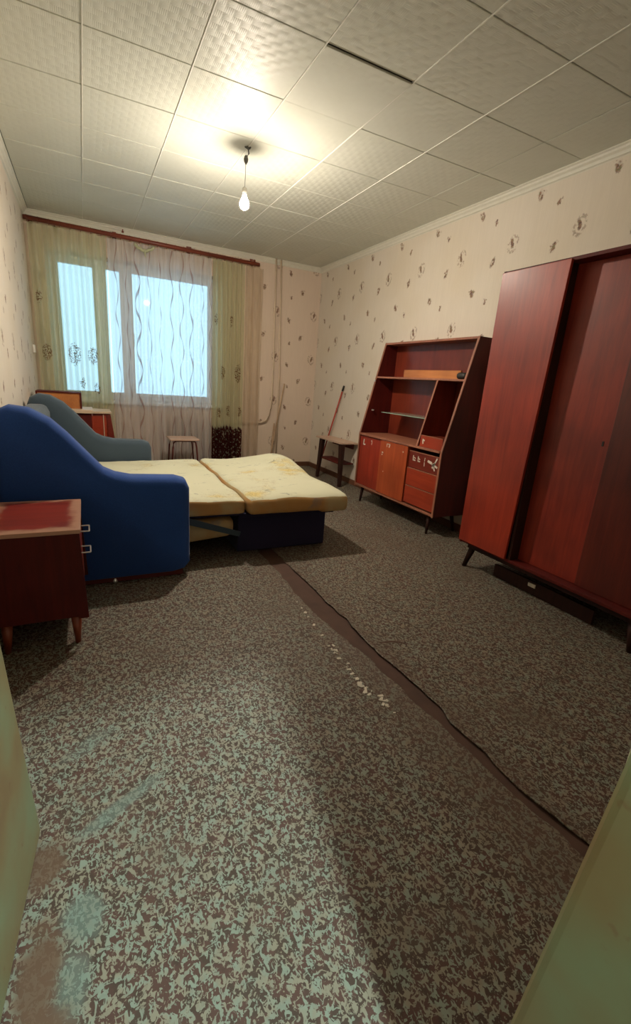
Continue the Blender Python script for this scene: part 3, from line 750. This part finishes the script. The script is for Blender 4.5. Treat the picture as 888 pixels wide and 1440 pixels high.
# ------------------------------------------------------------------ nightstand (bottom left)
ns = thing('nightstand', 'dark red nightstand with worn pale-edged top beside the sofa arm', 'nightstand', (-.222, 1.95, 0))
x0, x1, y0, y1 = -.385, -.055, 1.955, 2.435
B().box(x0-.008, x1+.006, y0-.008, y1+.005, .503, .521).done('top', M['stand_top'], ns, bevel=.003)
B().box(x0, x1-.018, y0, y0+.018, .13, .503).box(x0, x1-.018, y1-.018, y1, .13, .503).box(x0, x1-.018, y0+.018, y1-.018, .13, .148).box(x0, x0+.012, y0+.018, y1-.018, .148, .503).done('body', M['w_side'], ns)
b = B(); b.hexa([(x1-.018, y0, .12), (x1+.014, y0, .12), (x1+.014, y0+.018, .12), (x1-.018, y0+.018, .12)], [(x1-.018, y0, .503), (x1, y0, .503), (x1, y0+.018, .503), (x1-.018, y0+.018, .503)])
b.done('front_stile', M['w_side'], ns); b = B(); b.hexa([(x1-.018, y1-.018, .12), (x1+.014, y1-.018, .12), (x1+.014, y1, .12), (x1-.018, y1, .12)], [(x1-.018, y1-.018, .503), (x1, y1-.018, .503), (x1, y1, .503), (x1-.018, y1, .503)])
b.done('front_stile', M['w_side'], ns)
for k, (za, zb, hz) in enumerate(((.335, .495, .452), (.15, .325, .352))):
    d = B().box(x1-.016, x1-.001, y0+.022, y1-.022, za, zb).done('drawer', M['w_draw'], ns, bevel=.003)
    ya, yb2 = 2.13, 2.215
    b = B().tube([(x1-.001, ya, hz), (x1+.033, ya, hz), (x1+.036, ya+.003, hz), (x1+.036, yb2-.003, hz), (x1+.033, yb2, hz), (x1-.001, yb2, hz)], .0032, 6)
    b.done('handle', M['steel'], d)
for (xa, ya, sx, sy) in ((x1-.035, y0+.03, 0, -1), (x0+.045, y0+.03, -.2, -1), (x1-.035, y1-.03, 0, 1), (x0+.045, y1-.03, -.2, 1)):
    B().tube([(xa+sx*.03, ya+sy*.012, 0), (xa, ya, .13)], .011, 12, .022).done('leg', M['w_legred'], ns, smooth=True)
o = B().box(-.372, -.345, 1.83, 1.86, .002, .006, Matrix.Rotation(.5, 3, 'Z'), (-.36, 1.845, 0)).done('paper_scrap', M['scrap'])
tag(o, 'small pale paper scrap on the floor by the nightstand leg', 'paper')

# ------------------------------------------------------------------ furniture behind the far armrest
cb = thing('low_cabinet', 'dark red-brown cabinet with a pale top behind the far armrest', 'cabinet', (-.18, 4.95, 0))
B().box(-.42, .045, 4.78, 5.12, .05, .735).done('body', M['w_side'], cb, bevel=.003)
B().box(-.43, .060, 4.76, 5.13, .735, .768).done('top', M['w_pale'], cb, bevel=.004)
for x, y in ((-.39, 4.81), (.015, 4.81), (-.39, 5.09), (.015, 5.09)): B().box(x-.02, x+.02, y-.02, y+.02, 0, .05).done('leg', M['w_leg'], cb)
b = B().box(.045, .057, 4.80, 5.10, .08, .71); b.done('door', M['w_draw'], cb, bevel=.002)
bx = thing('wooden_box', 'open orange veneer box lying on the pale cabinet top', 'box', (-.2, 4.96, .768))
B().box(-.385, -.045, 4.86, 4.874, .769, .905).done('front_panel', M['w_orange'], bx)
B().box(-.385, -.045, 5.08, 5.094, .769, .905).done('back_panel', M['w_orange'], bx)
B().box(-.397, -.385, 4.855, 5.10, .769, .908).done('side_panel', M['w_side'], bx)
B().box(-.045, -.030, 4.855, 5.10, .769, .908).done('side_panel', M['w_side'], bx)
B().box(-.397, -.030, 4.852, 5.102, .905, .915).done('lid', M['w_side'], bx)
c2 = thing('side_cabinet', 'lower red-fronted cabinet with a pale top next to the curtain', 'cabinet', (.12, 5.35, 0))
B().box(-.08, .205, 5.22, 5.55, .10, .70).done('body', M['w_draw'], c2, bevel=.003)
B().box(-.09, .235, 5.19, 5.56, .70, .722).done('top', M['w_pale'], c2, bevel=.003)
B().box(.155, .163, 5.212, 5.22, .12, .69).done('edge_strip', M['w_pale'], c2)
B().hexa([(.20, 5.205, .0), (.31, 5.205, .0), (.31, 5.225, .0), (.20, 5.225, .0)], [(.19, 5.205, .70), (.225, 5.205, .70), (.225, 5.225, .70), (.19, 5.225, .70)]).done('slanted_leg', M['w_draw_dk'], c2)
for x, y in ((-.05, 5.25), (-.05, 5.52), (.17, 5.52)): B().box(x-.018, x+.018, y-.018, y+.018, 0, .10).done('leg', M['w_leg'], c2)

# ------------------------------------------------------------------ stool
st = thing('stool', 'small stool with pale square seat and dark red tube legs', 'stool', (.98, 5.28, 0))
SX0, SX1, SY0, SY1 = .81, 1.13, 5.12, 5.42
B().box(SX0, SX1, SY0, SY1, .437, .455).done('seat', M['w_table'], st, bevel=.006, seg=3)
for xa, xb_, ya in ((SX0+.03, SX0+.005, SY0+.03), (SX1-.03, SX1-.005, SY0+.03), (SX0+.03, SX0+.005, SY1-.03), (SX1-.03, SX1-.005, SY1-.03)):
    B().tube([(xb_, ya, 0), (xa, ya, .36), (xa+(.012 if xa < .97 else -.012), ya, .42), (xa+(.04 if xa < .97 else -.04), ya, .434)], .009, 8).done('leg', M['tube'], st, smooth=True)
B().tube([(SX0+.05, SY0+.03, .432), (SX1-.05, SY0+.03, .432)], .008, 8).done('rail', M['tube'], st); B().tube([(SX0+.05, SY1-.03, .432), (SX1-.05, SY1-.03, .432)], .008, 8).done('rail', M['tube'], st)

# ------------------------------------------------------------------ small side table at the right wall
tb = thing('side_table', 'small rosy side table with a lower shelf beside the wall unit', 'table', (2.74, 4.85, 0))
poly = [(2.625, 4.53), (2.60, 4.60), (2.60, 5.10), (2.635, 5.175), (2.845, 5.175), (2.845, 4.53)]
B().prism([(2.632, 4.515), (2.612, 4.54), (2.612, 5.16), (2.632, 5.185), (2.843, 5.185), (2.843, 4.515)], 'z', .498, .516).done('top', M['w_table'], tb, bevel=.003)
B().box(2.645, 2.835, 4.56, 5.10, .250, .266).done('shelf', M['w_side'], tb, bevel=.003)
for x, y, dx, dy in ((2.655, 4.57, -.030, -.075), (2.655, 5.065, -.030, .015)):
    X, Y = x+dx, y+dy
    b = B(); b.hexa([(X-.016, Y-.020, 0), (X+.016, Y-.020, 0), (X+.016, Y+.020, 0), (X-.016, Y+.020, 0)], [(x-.022, y-.048, .498), (x+.022, y-.048, .498), (x+.022, y+.036, .498), (x-.022, y+.036, .498)])
    b.done('leg', M['w_leg'], tb, bevel=.003)
B().box(2.825, 2.843, 4.60, 5.10, .43, .498).done('wall_batten', M['w_side'], tb)
# red stick leaning on the wall behind the table
o = thing('broomstick', 'thin red painted stick with a dark tip leaning against the right wall', 'stick', (2.80, 5.33, 0))
B().tube([(2.79, 5.40, .002), (2.842, 4.99, 1.08)], .0095, 10).done('shaft', M['broom_red'], o, smooth=True)
B().tube([(2.8425, 4.987, 1.088), (2.8455, 4.963, 1.150)], .012, 10).done('tip', M['dark_pl'], o, smooth=True)

# ------------------------------------------------------------------ wall unit (sideboard with raked sides)
YN, YFAR = 2.71, 3.95
def fx(z): return 2.49 if z <= .70 else 2.49+.205*(z-.70)/.875
cu = thing('wall_unit', 'red-brown wall unit with raked sides, open shelves, doors and drawers', 'cabinet', (2.66, 3.33, 0))
XB = 2.84
for y0, y1 in ((YN, YN+.018), (YFAR-.018, YFAR)):
    sd = B().prism([(2.496, .165), (2.496, .70), (fx(1.585)+.006, 1.585), (XB, 1.585), (XB, .165)], 'y', y0, y1).done('side_panel', M['w_side'], cu)
    e = B(); y0_, y1_ = y0-.0005, y1+.0005
    e.prism([(2.490, .160), (2.497, .165), (2.497, .70), (2.490, .70)], 'y', y0_, y1_)
    e.prism([(2.490, .70), (2.497, .70), (fx(1.588)+.007, 1.588), (fx(1.588), 1.588)], 'y', y0_, y1_)
    e.done('edge_strip', M['w_edge'], sd)
yi0, yi1 = YN+.018, YFAR-.018
B().box(fx(1.57), XB, yi0, yi1, 1.568, 1.586).done('top', M['w_edge'], cu, bevel=.002)
B().box(2.492, XB, yi0, yi1, .165, .185).done('bottom', M['w_edge'], cu, bevel=.002)
B().box(XB-.006, XB, yi0, yi1, .185, 1.568).done('back_panel', M['w_in'], cu)
B().box(2.482, XB-.006, yi0, yi1, .690, .708).done('counter', M['w_edge'], cu, bevel=.003)
B().box(2.625, XB-.006, yi0, yi1, 1.250, 1.266).done('shelf', M['w_edge'], cu, bevel=.002)
YD = 3.02
B().prism([(fx(.72)+.004, .708), (fx(1.25)+.006, 1.250), (XB-.006, 1.250), (XB-.006, .708)], 'y', YD, YD+.016).done('divider', M['w_in'], cu)
e = B().prism([(fx(.71), .708), (fx(.71)+.005, .708), (fx(1.25)+.007, 1.250), (fx(1.25)+.002, 1.250)], 'y', YD-.0005, YD+.0165).done('divider_edge', M['w_edge'], cu)
B().box(2.575, XB-.02, YD+.016, 3.72, .930, .936).done('glass_shelf', M['shelf_glass'], cu)
B().box(2.60, 2.615, yi1-.022, yi1, .9305, .945).done('shelf_peg', M['steel'], cu)
B().box(2.595, 2.607, yi1-.010, yi1, 1.215, 1.235).done('shelf_peg', M['steel'], cu)
B().box(2.502, XB-.006, 3.125, 3.141, .185, .690).done('partition', M['w_in'], cu)
# doors
d1 = B().box(2.500, 2.514, 3.555, yi1-.002, .188, .686).done('door', M['w_door'], cu, bevel=.002)
d2 = B().box(2.486, 2.499, 3.130, 3.545, .188, .686).done('door', M['w_door_or'], cu, bevel=.002)
# drawers
for za, zb, mt, xx in ((.514, .655, 'w_draw_dk', 2.502), (.358, .508, 'w_draw', 2.496), (.200, .352, 'w_draw', 2.496)):
    d = B().box(xx, xx+.016, yi0+.006, 3.118, za, zb).done('drawer', M[mt], cu, bevel=.002)
    B().box(xx-.002, xx+.012, yi0+.006, 3.118, zb-.004, zb+.002).done('edge_strip', M['w_edge'], d)
    B().box(xx+.016, XB-.02, yi0+.012, 3.112, za+.01, zb-.02).done('drawer_box', M['w_in'], d)
    if mt == 'w_draw_dk': dd = d
def scraps(parent, x, lst, name='sticker_remnant'):
    b = B()
    for (y, z, w, h, tl) in lst:
        pv = (x, y, z)
        b.box(x-.0012, x, y-w/2, y+w/2, z-h/2, z+h/2, Matrix.Rotation(tl, 3, 'X'), pv)
    o = b.done(name, M['scrap'], parent); o['kind'] = 'stuff'; return o
scraps(d1, 2.500, [(3.86, .625, .012, .055, .1), (3.845, .600, .03, .012, -.1), (3.72, .650, .016, .010, 0), (3.715, .628, .007, .03, .2)])
scraps(d2, 2.486, [(3.44, .650, .008, .030, 0), (3.40, .650, .010, .034, .3), (3.42, .664, .04, .007, 0), (3.50, .575, .022, .012, .1), (3.505, .555, .012, .012, .6), (3.19, .628, .012, .012, .3), (3.46, .40, .008, .008, .7)])
scraps(dd, 2.502, [(3.06, .60, .010, .045, 0), (3.045, .582, .03, .010, 0), (3.04, .602, .02, .008, .3), (2.995, .60, .010, .045, 0), (2.98, .582, .028, .010, 0), (2.978, .602, .02, .008, .4),
                   (2.91, .610, .007, .03, .1), (2.91, .57, .008, .035, -.1), (2.845, .60, .055, .020, .2), (2.80, .592, .04, .014, -.4), (2.785, .60, .014, .10, .5), (2.79, .565, .014, .06, -.5), (2.765, .575, .035, .016, .3)])
scraps(cu, 2.492, [(2.715+1.228, 1.198, .008, .03, 0)], 'chipped_edge') if False else None
for x, y, sx, sy in ((2.545, YN+.10, -.035, -.030), (2.545, YFAR-.085, -.020, .0), (2.79, YN+.10, .02, -.03), (2.79, YFAR-.085, .02, .03)):
    B().tube([(x+sx, y+sy, 0), (x, y, .165)], .010, 12, .019).done('leg', M['w_leg'], cu, smooth=True)
B().box(2.60, 2.78, YN+.07, YFAR-.07, .140, .165).done('leg_rail', M['w_leg'], cu)
# things standing in the unit
o = B().box(2.505, 2.70, yi0+.012, 3.008, .709, .80).done('box_body', M['w_in'])
dr = thing('small_drawer_box', 'small loose cherry drawer box inside the right open compartment', 'box', (2.6, 2.86, .709))
bpy.data.objects.remove(o)
B().box(2.520, 2.72, yi0+.012, 3.008, .709, .795).done('body', M['w_in'], dr)
dfr = B().box(2.508, 2.520, yi0+.008, 3.010, .709, .800).done('front', M['w_draw'], dr, bevel=.002)
dfr['label'] = 'orange-red veneered front'
B().box(2.506, 2.521, yi0+.008, 3.010, .800, .804).done('edge_strip', M['w_edge'], dfr)
scraps(dfr, 2.508, [(2.965, .765, .03, .012, .3), (2.972, .748, .014, .03, -.3)])
o = B().box(2.70, 2.717, yi0+.13, 3.60, 1.267, 1.335).done('plank', M['w_orange'])
tag(o, 'bare orange plank lying along the upper shelf of the wall unit', 'plank')
o = B(); o.cushion(2.640, 2.70, 2.748, 2.85, 1.267, 1.318, .024, 5)
o = o.done('dark_pouch', M['dark_pl'], smooth=True); tag(o, 'small black rounded object at the right end of the upper shelf', 'pouch')

# ------------------------------------------------------------------ wardrobe
wd = thing('wardrobe', 'tall three-door cherry veneer wardrobe against the right wall', 'wardrobe', (2.55, 1.6, 0))
WY0, WY1, WXF, WZa, WZb = .955, 2.165, 2.270, .180, 1.865
for y0, y1 in ((WY0, WY0+.02), (WY1-.02, WY1)):
    sd = B().box(WXF+.004, XB, y0, y1, WZa, WZb).done('side_panel', M['w_side'], wd)
    B().box(WXF-.006, WXF+.004, y0-.0005, y1+.0005, WZa-.002, WZb+.001).done('edge_strip', M['w_edge'] if y0 < 1.5 else M['w_side'], sd, bevel=.002)
B().box(WXF-.004, XB, WY0+.02, WY1-.02, WZb-.018, WZb).done('top', M['w_side'], wd, bevel=.002)
B().box(WXF-.002, XB, WY0+.02, WY1-.02, WZa, WZa+.018).done('bottom', M['w_side'], wd, bevel=.002)
B().box(XB-.006, XB, WY0+.02, WY1-.02, WZa+.018, WZb-.018).done('back_panel', M['w_in'], wd)
B().box(WXF+.0, XB-.006, 1.743, 1.759, WZa+.018, WZb-.018).done('partition', M['w_leg'], wd)  # nearly black colour paints the shade on this step face
ya, yb2, yc, yd = WY0+.022, 1.362, 1.742, WY1-.021
za, zb = WZa+.020, WZb-.020
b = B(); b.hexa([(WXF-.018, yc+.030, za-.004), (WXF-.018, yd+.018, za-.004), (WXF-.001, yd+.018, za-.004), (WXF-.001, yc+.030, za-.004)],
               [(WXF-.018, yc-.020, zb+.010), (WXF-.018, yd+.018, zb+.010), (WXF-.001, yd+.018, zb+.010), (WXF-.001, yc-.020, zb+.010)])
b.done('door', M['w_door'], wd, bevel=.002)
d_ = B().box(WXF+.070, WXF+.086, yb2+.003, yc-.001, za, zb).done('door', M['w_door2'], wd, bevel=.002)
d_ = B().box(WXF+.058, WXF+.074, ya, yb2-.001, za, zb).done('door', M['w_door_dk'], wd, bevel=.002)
d_['label'] = 'darkest door at the right edge of the photo'
B().box(WXF+.045, XB-.006, 1.722, 1.742, za, zb).done('stile', M['w_side'], wd) if False else None
B().box(WXF+.0685, WXF+.070, yb2+.03, yb2+.04, .95, .975).done('keyhole', M['dark_pl'], wd)
for x, y, sx, sy in ((WXF+.055, WY1-.08, -.015, .045), (WXF+.055, WY0+.08, -.02, -.03), (2.78, WY1-.08, .02, .03), (2.78, WY0+.08, .02, -.03)):
    B().tube([(x+sx, y+sy, 0), (x, y, .165)], .014, 12, .024).done('leg', M['w_leg'], wd, smooth=True)
B().box(WXF+.03, WXF+.055, WY0+.05, WY1-.05, .145, .180).box(2.75, 2.775, WY0+.05, WY1-.05, .145, .180).done('leg_rail', M['w_leg'], wd)
# loose boards lying under the wardrobe
o = B().box(2.38, 2.40, 1.25, 1.93, .004, .085, Matrix.Rotation(.0, 3, 'Z'), (2.39, 1.5, 0)).done('board', M['w_leg']); tag(o, 'dark board standing on edge beneath the wardrobe', 'board')
o = B().box(2.372, 2.379, 1.61, 1.66, .052, .074).done('paper_tag', M['scrap']); tag(o, 'small pale paper tag stuck on the board beneath the wardrobe', 'label')
